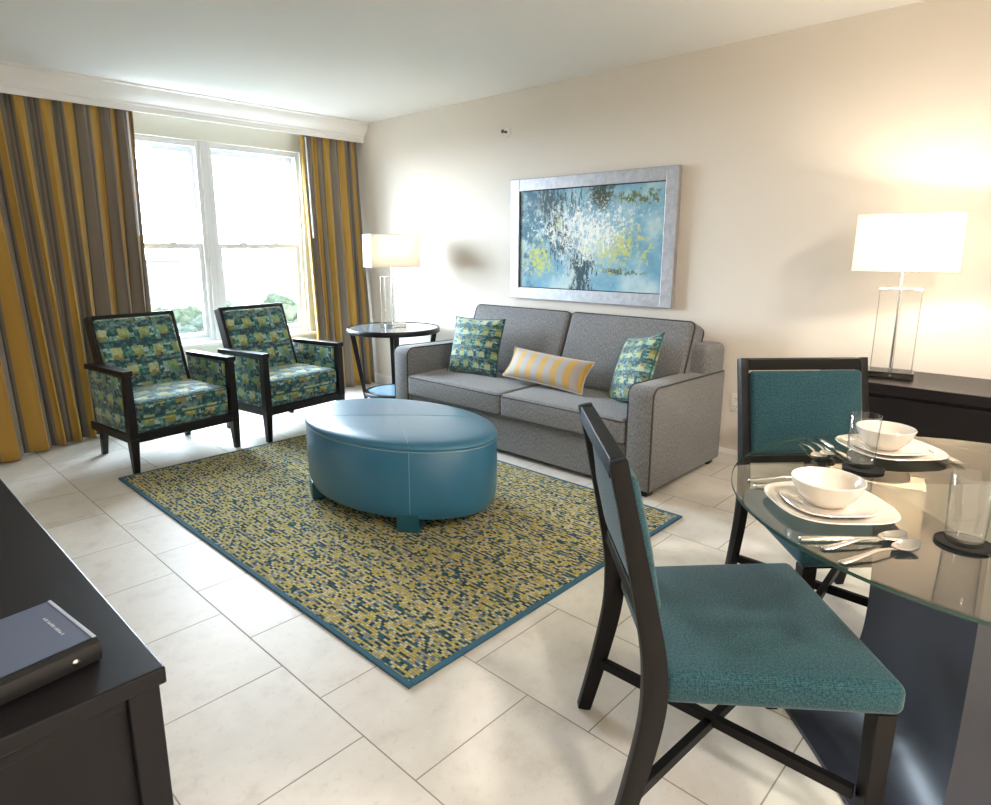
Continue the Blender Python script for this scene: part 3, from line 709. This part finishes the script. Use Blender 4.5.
# ------------------------------------------------------------------ sideboard on the right, low console on the left with binder
sb = thing('sideboard', 'dark wood sideboard against the wall under the lamp', 'sideboard', (3.69, .02, 0))
bm = B(); box(bm, -.245, .24, -1.0, 1.0, .692, .74, .003); build('top', bm, M['wood'], sb, False)
bm = B(); box(bm, -.215, .24, -.985, .985, .06, .692, .003); box(bm, -.18, .22, -.95, .95, 0, .06); build('body', bm, M['wood'], sb, False)
for k in range(2):
    y0 = -.98 + .98 * k
    bm = B(); box(bm, -.236, -.215, y0 + .004, y0 + .976, .50, .672, .003); d = build('drawer', bm, M['wood'], sb, False)
    bm = B(); box(bm, -.236, -.215, y0 + .004, y0 + .976, .075, .492, .003); build('door', bm, M['wood'], sb, False)
tv = thing('low_console', 'low dark wood console with overhanging top at the left edge', 'console', (.075, 2.09, 0))
bm = B(); box(bm, -.38, .282, -.916, .93, .565, .60, .004); build('top', bm, M['dresser'], tv, False)
bm = B(); box(bm, -.36, .255, -.875, .90, .08, .565); build('body', bm, M['dresser'], tv, False)
for x in (-.335, .246):
    for y in (-.87, .88):
        bm = B(); box(bm, x - .028, x + .028, y - .026, y + .03, 0, .565, .003); build('corner_post', bm, M['dresser'], tv, False)
bm = B(); box(bm, -.307, .218, -.884, -.87, .525, .565, .002); build('end_rail', bm, M['dresser'], tv, False)
for k in range(3):
    y0 = -.82 + .56 * k; bm = B(); box(bm, .255, .272, y0, y0 + .55, .12, .54, .003); build('drawer', bm, M['dresser'], tv, False)
bi = thing('binder', 'dark leatherette ring binder lying on the low console', 'binder', (.122, 1.375, .60), math.radians(7))
bm = B(); box(bm, -.16, .145, -.105, .112, .042, .047, .002); cv = build('front_cover', bm, M['binder'], bi, False)
bm = B(); box(bm, .138, .1445, -.103, .110, .0472, .0485, .0006); build('edge_highlight', bm, M['edgelight'], cv, False)  # pale strip paints the highlight along the cover's edge
bm = B(); box(bm, -.16, .145, -.105, .112, 0, .004, .0015); build('back_cover', bm, M['binderspine'], bi, False)
outl = [(-.105, .0), (-.117, .006), (-.121, .0235), (-.117, .041), (-.105, .047), (-.100, .047), (-.100, 0)]
bm = B(); prism(bm, outl, -.16, .145, 'x'); sp_ = build('spine', bm, M['binderspine'], bi)
bm = B(); lathe(bm, [(.0065, 0), (.0065, .002), (.003, .004), (0, .0045)], 16, mtx=T(.10, -.120, .024, rx=PI / 2)); build('rivet', bm, M['chrome'], sp_)
bm = B(); box(bm, -.155, .137, -.099, .104, .004, .042); build('pages', bm, plain('paper', (.75, .73, .68), .8), bi, False)
bm = B(); 
for k in range(11): box(bm, .107, .1125 - (.0015 if k % 3 == 1 else 0), -.045 + k * .0085, -.045 + k * .0085 + (.0055 if k % 4 else .003), .047, .0474)
build('silver_lettering', bm, M['foil'], cv, False)

# ------------------------------------------------------------------ dining set
TC = Vector((1.985, .0825)); TZ = .735; TR = .655
dt = thing('dining_table', 'round glass dining table on a dark flared pedestal', 'table', (TC.x, TC.y, 0))
bm = B(); lathe(bm, [(0, TZ - .012), (TR - .003, TZ - .012), (TR, TZ - .009), (TR, TZ - .003), (TR - .003, TZ), (0, TZ)], 128); build('glass_top', bm, M['glasstop'], dt, angle=30)
g = plain('glass_edge_green', (.03, .07, .055), .1); bm = B(); lathe(bm, [(TR + .0003, TZ - .010), (TR + .0008, TZ - .008), (TR + .0008, TZ - .004), (TR + .0003, TZ - .002)], 128); build('glass_edge', bm, g, dt)
prof = [(.0, .415), (.014, .415), (.016, .40), (.03, .355), (.055, .31), (.09, .268), (.13, .238), (.18, .216), (.24, .204), (.32, .199), (.42, .199), (.52, .203), (.62, .212), (.70, .224), (TZ - .013, .228)]
b = bmesh.new(); rings = []
pr = smoothpath(prof[2:], 4); pr = [prof[0], prof[1]] + pr
for z, w in pr:
    ring = []
    N = 12
    for sd in range(4):
        a = sd * PI / 2
        for k in range(N):
            t = -1 + 2 * k / N; x, y = w * (1 - .10 * (1 - t * t) * (1 if z > .02 else .3)), w * t
            ring.append(b.verts.new((x * math.cos(a) - y * math.sin(a), x * math.sin(a) + y * math.cos(a), z)))
    rings.append(ring)
for A, C in zip(rings, rings[1:]):
    n = len(A)
    for i in range(n): b.faces.new((A[i], A[(i + 1) % n], C[(i + 1) % n], C[i]))
b.faces.new(rings[0][::-1]); b.faces.new(rings[-1]); bmesh.ops.recalc_face_normals(b, faces=b.faces[:])
bmesh.ops.transform(b, matrix=Matrix.Rotation(math.atan2(.73, -.68), 4, 'Z'), verts=b.verts[:])
build('pedestal', b, M['ped'], dt, angle=50)

def make_dining_chair(loc, rz, label):
    t = thing('dining_chair', label, 'chair', loc, rz, 'teal upholstered dining chairs')
    path = smoothpath([(-.326, 0), (-.288, .16), (-.254, .34), (-.252, .47), (-.278, .62), (-.352, .95)], 5)
    wd = [.038 + .018 * min(1, max(0, 1 - abs(p[1] - .42) / .42)) for p in path]
    for s in (-1, 1):
        bm = B(); prism(bm, ribbon(path, wd), *sorted((s * .252, s * .222)), 'x', .002); build('leg', bm, M['chairwood'], t, angle=35)
        bm = B(); taper(bm, s * .248, .244, 0, .39, .036, .046); build('leg', bm, M['chairwood'], t, False)
    th = math.atan2(.074, .33)
    def yb(z): return -.278 - (z - .62) * (.074 / .33)
    bm = B(); box(bm, -.222, .222, yb(.93) - .018, yb(.93) + .018, .906, .949, .003); build('top_rail', bm, M['chairwood'], t, False)
    bm = B(); box(bm, -.222, .222, yb(.575) - .015, yb(.575) + .015, .555, .595, .003); build('lower_rail', bm, M['chairwood'], t, False)
    mt = T(0, yb(.75) + .018, .75, rx=th)
    bm = B(); rbox(bm, .440, .038, .318, .016, (0, .026, 0), 10, mt); build('backrest', bm, M['teal'], t)
    bm = B(); rbox(bm, .532, .51, .078, .026, (0, 0, .012), 10, T(0, .022, .428), taperx=.072, bottom=False); build('seat', bm, M['teal'], t)
    bm = B(); box(bm, -.21, .21, -.215, .235, .37, .392); build('seat_frame', bm, M['chairwood'], t, False)
    for s in (-1, 1):
        z = .152 + .006 * s
        a, c = Vector((s * .232, .218, z)), Vector((-s * .232, -.280, z)); d = (c - a).normalized(); n = Vector((-d.y, d.x, 0)) * .011
        u = Vector((0, 0, .0145)); bm = B(); hexa(bm, [a - n - u, a + n - u, c + n - u, c - n - u], [a - n + u, a + n + u, c + n + u, c - n + u], .002); build('stretcher', bm, M['chairwood'], t, False)
    return t
C0 = Vector((1.94, .08))
Fa = Vector((.68, -.73)).normalized(); Fb = Vector((-.69, -.72)).normalized()
rza = math.atan2(-Fa.x, Fa.y); rzb = math.atan2(-Fb.x, Fb.y)
pa = C0 - Fa * .66; pb = C0 - Fb * .66
ch = make_dining_chair((pa.x, pa.y, 0), rza, 'teal dining chair in the foreground, seen from behind its dark frame')
dup(ch, (pb.x, pb.y, 0), rzb, 'teal dining chair on the far side of the glass table, back to the sideboard')

def plate_prof(R, h, th=.005):
    return [(0, .0), (R * .52, .0), (R * .60, .0015), (R * .85, h * .55), (R * .985, h * .93), (R, h), (R * .985, h + .0025), (R * .85, h * .55 + th), (R * .62, th + .001), (R * .5, th), (0, th)]
def place(F, d, lat): 
    Rr = Vector((F.y, -F.x)); p = TC - F * d + Rr * lat; return p
Zt = TZ + .0006
def setting(F, rz, who):
    p = place(F, .457, .008 if F is Fb else 0)
    bm = B(); lathe(bm, plate_prof(.138, .017), 96, 3.0); o = build('dinner_plate', bm, M['ceramic'], None, loc=(p.x, p.y, Zt)); o.rotation_euler.z = rz
    tag(o, 'square cream dinner plate under a smaller plate ' + who, 'plate', 'cream dinner plates')
    q = place(F, .462, .012 if F is Fb else 0)
    bm = B(); lathe(bm, plate_prof(.100, .013, .0045), 96, 3.0); o = build('salad_plate', bm, M['ceramic'], None, loc=(q.x, q.y, Zt + .0056)); o.rotation_euler.z = rz
    tag(o, 'small square cream plate between bowl and dinner plate ' + who, 'plate', 'cream salad plates')
    q = place(F, .465, .022 if F is Fb else 0)
    bm = B(); lathe(bm, [(0, 0), (.034, 0), (.036, .002), (.052, .012), (.068, .030), (.079, .052), (.084, .067), (.0825, .069), (.0805, .067), (.0755, .052), (.064, .031), (.048, .014), (.03, .006), (0, .0055)], 64)
    o = build('bowl', bm, M['ceramic'], None, loc=(q.x, q.y, Zt + .0105)); tag(o, 'round cream bowl on the stacked plates ' + who, 'bowl', 'cream bowls')
nearw, farw = 'at the setting nearest the foreground chair', 'at the setting by the far chair'
setting(Fa, rza, nearw); setting(Fb, rzb, farw)

def strip(bm, prof):
    """flat rounded utensil stem: list of (y, half_width, z_mid, half_thick)"""
    b = bmesh.new(); rings = []
    for y, w, z, h in prof:
        rings.append([b.verts.new((w * math.cos(a), y, z + h * math.sin(a))) for a in [2 * PI * k / 10 for k in range(10)]])
    for A, C in zip(rings, rings[1:]):
        for k in range(10): b.faces.new((A[k], A[(k + 1) % 10], C[(k + 1) % 10], C[k]))
    b.faces.new(rings[0][::-1]); b.faces.new(rings[-1]); bmesh.ops.recalc_face_normals(b, faces=b.faces[:]); return merge(bm, b)
def stem(arch=.012): return [(-.105, .004, .0035, .0015), (-.103, .0085, .0036, .0024), (-.085, .0088, .0045, .0026), (-.05, .0068, .008, .0026), (-.01, .0045, arch + .001, .0026), (.03, .0032, arch - .001, .0024), (.05, .0032, .007, .002)]
def make_spoon():
    bm = B(); strip(bm, stem()); h = bm
    b2 = B(); n, m = 14, 10; gr = []
    for lay in (0, 1):
        for i in range(n + 1):
            t = i / n; y = .045 + .068 * t; w = .0035 + .0205 * math.sin(PI * min(1, t * .94 + .03)) ** .75 * (1 - .12 * (1 - t)); row = []
            for j in range(m + 1):
                s = -1 + 2 * j / m; dz = .0088 * (1 - s * s) * math.sin(PI * t) ** .8
                row.append(b2.verts.new((s * w, y, .0105 - dz - (.0011 if lay else 0) + .003 * abs(2 * t - 1) ** 2 + .006 * t * t - .0022)))
            gr.append(row)
        g0 = gr[-(n + 1):]
        for i in range(n):
            for j in range(m): b2.faces.new((g0[i][j], g0[i][j + 1], g0[i + 1][j + 1], g0[i + 1][j]) if not lay else (g0[i][j], g0[i + 1][j], g0[i + 1][j + 1], g0[i][j + 1]))
    return (('handle', h), ('bowl', b2))
def make_knife():
    bm = B(); strip(bm, [(-.115, .005, .006, .003), (-.113, .0085, .006, .005), (-.06, .0085, .006, .0052), (.0, .007, .006, .0048), (.008, .005, .006, .0035)])
    b2 = B(); prism(b2, [(-.006, .006), (.006, .006), (.0085, .05), (.009, .10), (.004, .116), (-.004, .113), (-.006, .09)], .0048, .0072, 'z', .0006); return (('handle', bm), ('blade', b2))
def make_fork():
    bm = B(); strip(bm, stem())
    b2 = B(); box(b2, -.0115, .0115, .058, .076, .005, .0068, .0008); hexa(b2, [(-.0035, .046, .0055), (.0035, .046, .0055), (.0115, .062, .005), (-.0115, .062, .005)], [(-.0035, .046, .0080), (.0035, .046, .0080), (.0115, .062, .0068), (-.0115, .062, .0068)])
    for k in range(4):
        x = -.0099 + .0066 * k; tube(b2, [(x, .072, .0058), (x, .092, .0042), (x, .106, .0075), (x, .113, .0105)], [.0016, .0015, .0013, .0009], 6)
    return (('handle', bm), ('tines', b2))
cut = {}
def utensil(kind, p, ang, label, grp):
    if kind not in cut:
        t = thing(kind, label, 'cutlery', (p.x, p.y, Zt), ang, grp)
        for nm, bm in {'spoon': make_spoon, 'table_knife': make_knife, 'fork': make_fork}[kind](): build(nm, bm, M['steel'], t, angle=60)
        cut[kind] = t; return t
    return dup(cut[kind], (p.x, p.y, Zt), ang, label, grp)
V = lambda x, y: Vector((x, y))
def between(kind, a, b, label, grp):
    """lay a utensil from its handle end a towards b"""
    d = (b - a).normalized(); utensil(kind, a + d * .11, math.atan2(-d.x, d.y), label, grp)
between('table_knife', V(1.433, .402), V(1.60, .23), 'steel table knife right beside the near dinner plate', 'table knives')
between('spoon', V(1.415, .357), V(1.60, .243), 'steel spoon between the near knife and the outermost spoon', 'spoons')
between('spoon', V(1.372, .310), V(1.567, .213), 'steel spoon closest to the near edge of the glass table', 'spoons')
between('fork', V(1.722, .640), V(1.865, .487), 'steel fork left of the near plate, outer of the two', 'forks')
between('fork', V(1.690, .612), V(1.833, .459), 'steel fork against the near plate rim, inner of the two', 'forks')
between('spoon', V(2.222, .667), V(2.072, .560), 'steel spoon at the far setting, furthest from its plate', 'spoons')
between('spoon', V(2.262, .653), V(2.112, .546), 'steel spoon at the far setting, next to the knife', 'spoons')
between('table_knife', V(2.292, .632), V(2.10, .468), 'steel table knife behind the tumbler at the far setting', 'table knives')
between('fork', V(2.442, .395), V(2.283, .262), 'steel fork tucked under the right rim of the far plate, inner of the two', 'forks')
between('fork', V(2.462, .357), V(2.292, .232), 'steel fork at the right rim of the far plate, outer of the two', 'forks')
def tumbler(p, w):
    bm = B(); lathe(bm, [(0, 0), (.050, 0), (.054, .0015), (.055, .003), (.0545, .0055), (.051, .0058), (.050, .0042), (0, .0042)], 48); o = build('coaster', bm, M['rubber'], None, loc=(p.x, p.y, Zt)); tag(o, 'round black coaster under the tumbler ' + w, 'coaster', 'black coasters')
    bm = B(); lathe(bm, [(0, 0), (.033, 0), (.0355, .002), (.037, .02), (.0415, .154), (.0408, .1552), (.0398, .1545), (.0355, .022), (.033, .015), (0, .014)], 64); o = build('tumbler', bm, M['tumbler'], None, loc=(p.x + (.012 if p.x > 1.9 else 0), p.y + (.012 if p.x > 1.9 else 0), Zt + .0047)); tag(o, 'clear straight drinking glass on a coaster ' + w, 'glass', 'clear tumblers')
tumbler(V(2.056, .432), 'between the two place settings'); tumbler(V(1.662, .140), 'right of the near spoons at the picture edge')

# ------------------------------------------------------------------ added fill lights, unseen, on the ceiling behind the viewpoint
def fill_light(x, y, label, e):
    t = thing('fill_light', label, 'lamp', (x, y, ZC - .09), 0, 'added fill lights over the dining end')
    bm = B(); lathe(bm, [(0, .09), (.19, .09), (.195, .085), (.195, .055), (.185, .05), (0, .05)], 48); build('fill_housing', bm, M['nickel'], t)
    bm = B(); lathe(bm, [(.183, .052), (.17, .028), (.12, .010), (.06, .002), (0, 0)], 48); build('fill_dome', bm, M['fill_dome'], t)
    l = bpy.data.lights.new('fill_glow', 'AREA'); l.shape = 'DISK'; l.size = .36; l.energy = e; l.color = (1, .91, .80)
    lo = bpy.data.objects.new('fill_glow', l); COL.objects.link(lo); lo.parent = t; lo.location = (0, 0, -.012)
FILL_E = 21
fill_light(1.9, -.9, 'added round fill light over the dining table end, out of view', FILL_E); fill_light(.4, -1.3, 'added round fill light by the low console end, out of view', FILL_E)

# ------------------------------------------------------------------ outdoors
bm = B(); box(bm, -250, 400, 14, 500, -20.5, -19.6); o = struct('ground_outside', bm, M['soil'])  # ground colour is kept pale to stand for distance haze
fol = [m_foliage('foliage_pale', (.0215, .0245, .0165)), m_foliage('foliage_mid', (.016, .0195, .013)), m_foliage('foliage_bluish', (.017, .0205, .0165))]  # greens are greyed to put the haze into the foliage colour
tr = random.Random(5); protos = []
def crown_bm(seed, R):
    r = random.Random(seed); bm = B()
    for k in range(22):
        a = r.uniform(0, 2 * PI); rad = R * math.sqrt(r.random()) * .8; z = R * r.uniform(-.35, .75) * (1 - rad / R * .5); s = R * r.uniform(.24, .42)
        b = bmesh.new(); bmesh.ops.create_icosphere(b, subdivisions=3, radius=s)
        for v in b.verts: v.co *= 1 + .16 * math.sin(9 * v.co.x / s + k) * math.sin(8 * v.co.y / s + 2 * k) + r.uniform(-.09, .09)
        merge(bm, b, Matrix.Translation((rad * math.cos(a), rad * math.sin(a), z)))
    return bm
for k in range(3):
    t = thing('tree', 'hazy green tree far below the window', 'tree', (0, 60, -16), 0, 'treetops outside the window')
    build('crown', crown_bm(k, 3.45), fol[k], t, angle=180, loc=(0, 0, 9.9))
    bm = B(); tube(bm, [(0, 0, -3.5), (.1, 0, 3), (0, .1, 9)], [.42, .3, .2], 8); build('trunk', bm, M['chairwood'], t); protos.append(t)
k = 0
for row, (d, slope) in enumerate(((46, .118), (55, .104), (64, .094), (73, .088), (82, .084), (91, .081))):
    x = d * .31 + (row % 2) * 4.3
    while x < d * .64:
        top = 1.37 - d * (slope + tr.uniform(-.005, .008)); z = top - 13.1; lab = 'hazy green tree far below the window'
        if k < 3: protos[k].location = (x, d, z)
        else: dup(protos[k % 3], (x, d, z), tr.uniform(0, 6.28), lab, 'treetops outside the window')
        k += 1; x += 8.6 + tr.uniform(0, .5)
for i, (x, y, w, h, lab) in enumerate(((92, 262, 16, 16.5, 'pale hazy apartment block beyond the trees, left half of the window'), (150, 270, 7, 10.5, 'slim pale tower beyond the trees, right half of the window'), (70, 250, 12, 15, 'pale low block beside the left curtain edge beyond the trees'))):
    t = thing('apartment_block', lab, 'building', (x, y, -20)); fm = m_facade('hazed_facade', (.062, .060, .058))  # haze over the blocks is put into their pale, low-contrast colour
    bm = B(); box(bm, -w / 2, w / 2, -5, 5, 0, h); build('facade', bm, fm, t, False)
    bm = B(); box(bm, -w / 2 - .4, w / 2 + .4, -5.4, 5.4, h, h + .6); build('roof', bm, fm, t, False)

# ------------------------------------------------------------------ light, sky, camera
W = bpy.data.worlds.new('sky'); bpy.context.scene.world = W; W.use_nodes = True
nt = W.node_tree; nt.nodes.clear(); wo = nt.nodes.new('ShaderNodeOutputWorld'); bg = nt.nodes.new('ShaderNodeBackground')
bg.inputs[0].default_value = (.74, .87, 1.0, 1); bg.inputs[1].default_value = 22.0; nt.links.new(bg.outputs[0], wo.inputs[0])
pl = bpy.data.lights.new('window_portal', 'AREA'); pl.shape = 'RECTANGLE'; pl.size = WX1 - WX0; pl.size_y = WZ1 - WZ0; pl.cycles.is_portal = True
po = bpy.data.objects.new('window_portal', pl); COL.objects.link(po); po.location = ((WX0 + WX1) / 2, YB + .16, (WZ0 + WZ1) / 2); po.rotation_euler = (-PI / 2, 0, 0)

cam = bpy.data.cameras.new('camera'); co = bpy.data.objects.new('camera', cam); COL.objects.link(co)
cam.sensor_fit = 'HORIZONTAL'; cam.sensor_width = 36; cam.lens = 640.8 / 991 * 36; cam.shift_x = 9.5 / 991; cam.shift_y = -16.5 / 991
co.location = (0, 0, 1.37); co.rotation_euler = (math.radians(90 - 12.167), 0, math.radians(-46.359)); cam.clip_start = .05; cam.clip_end = 2000
sc = bpy.context.scene; sc.camera = co
sc.view_settings.view_transform = 'Standard'; sc.view_settings.look = 'None'; sc.view_settings.gamma = 1; sc.view_settings.use_curve_mapping = False
sc.view_settings.exposure = 1.42
sc.cycles.max_bounces = 12; sc.cycles.diffuse_bounces = 6; sc.cycles.transparent_max_bounces = 24; sc.cycles.caustics_reflective = False; sc.cycles.caustics_refractive = False
sc.cycles.use_denoising = True; sc.cycles.sample_clamp_indirect = 8
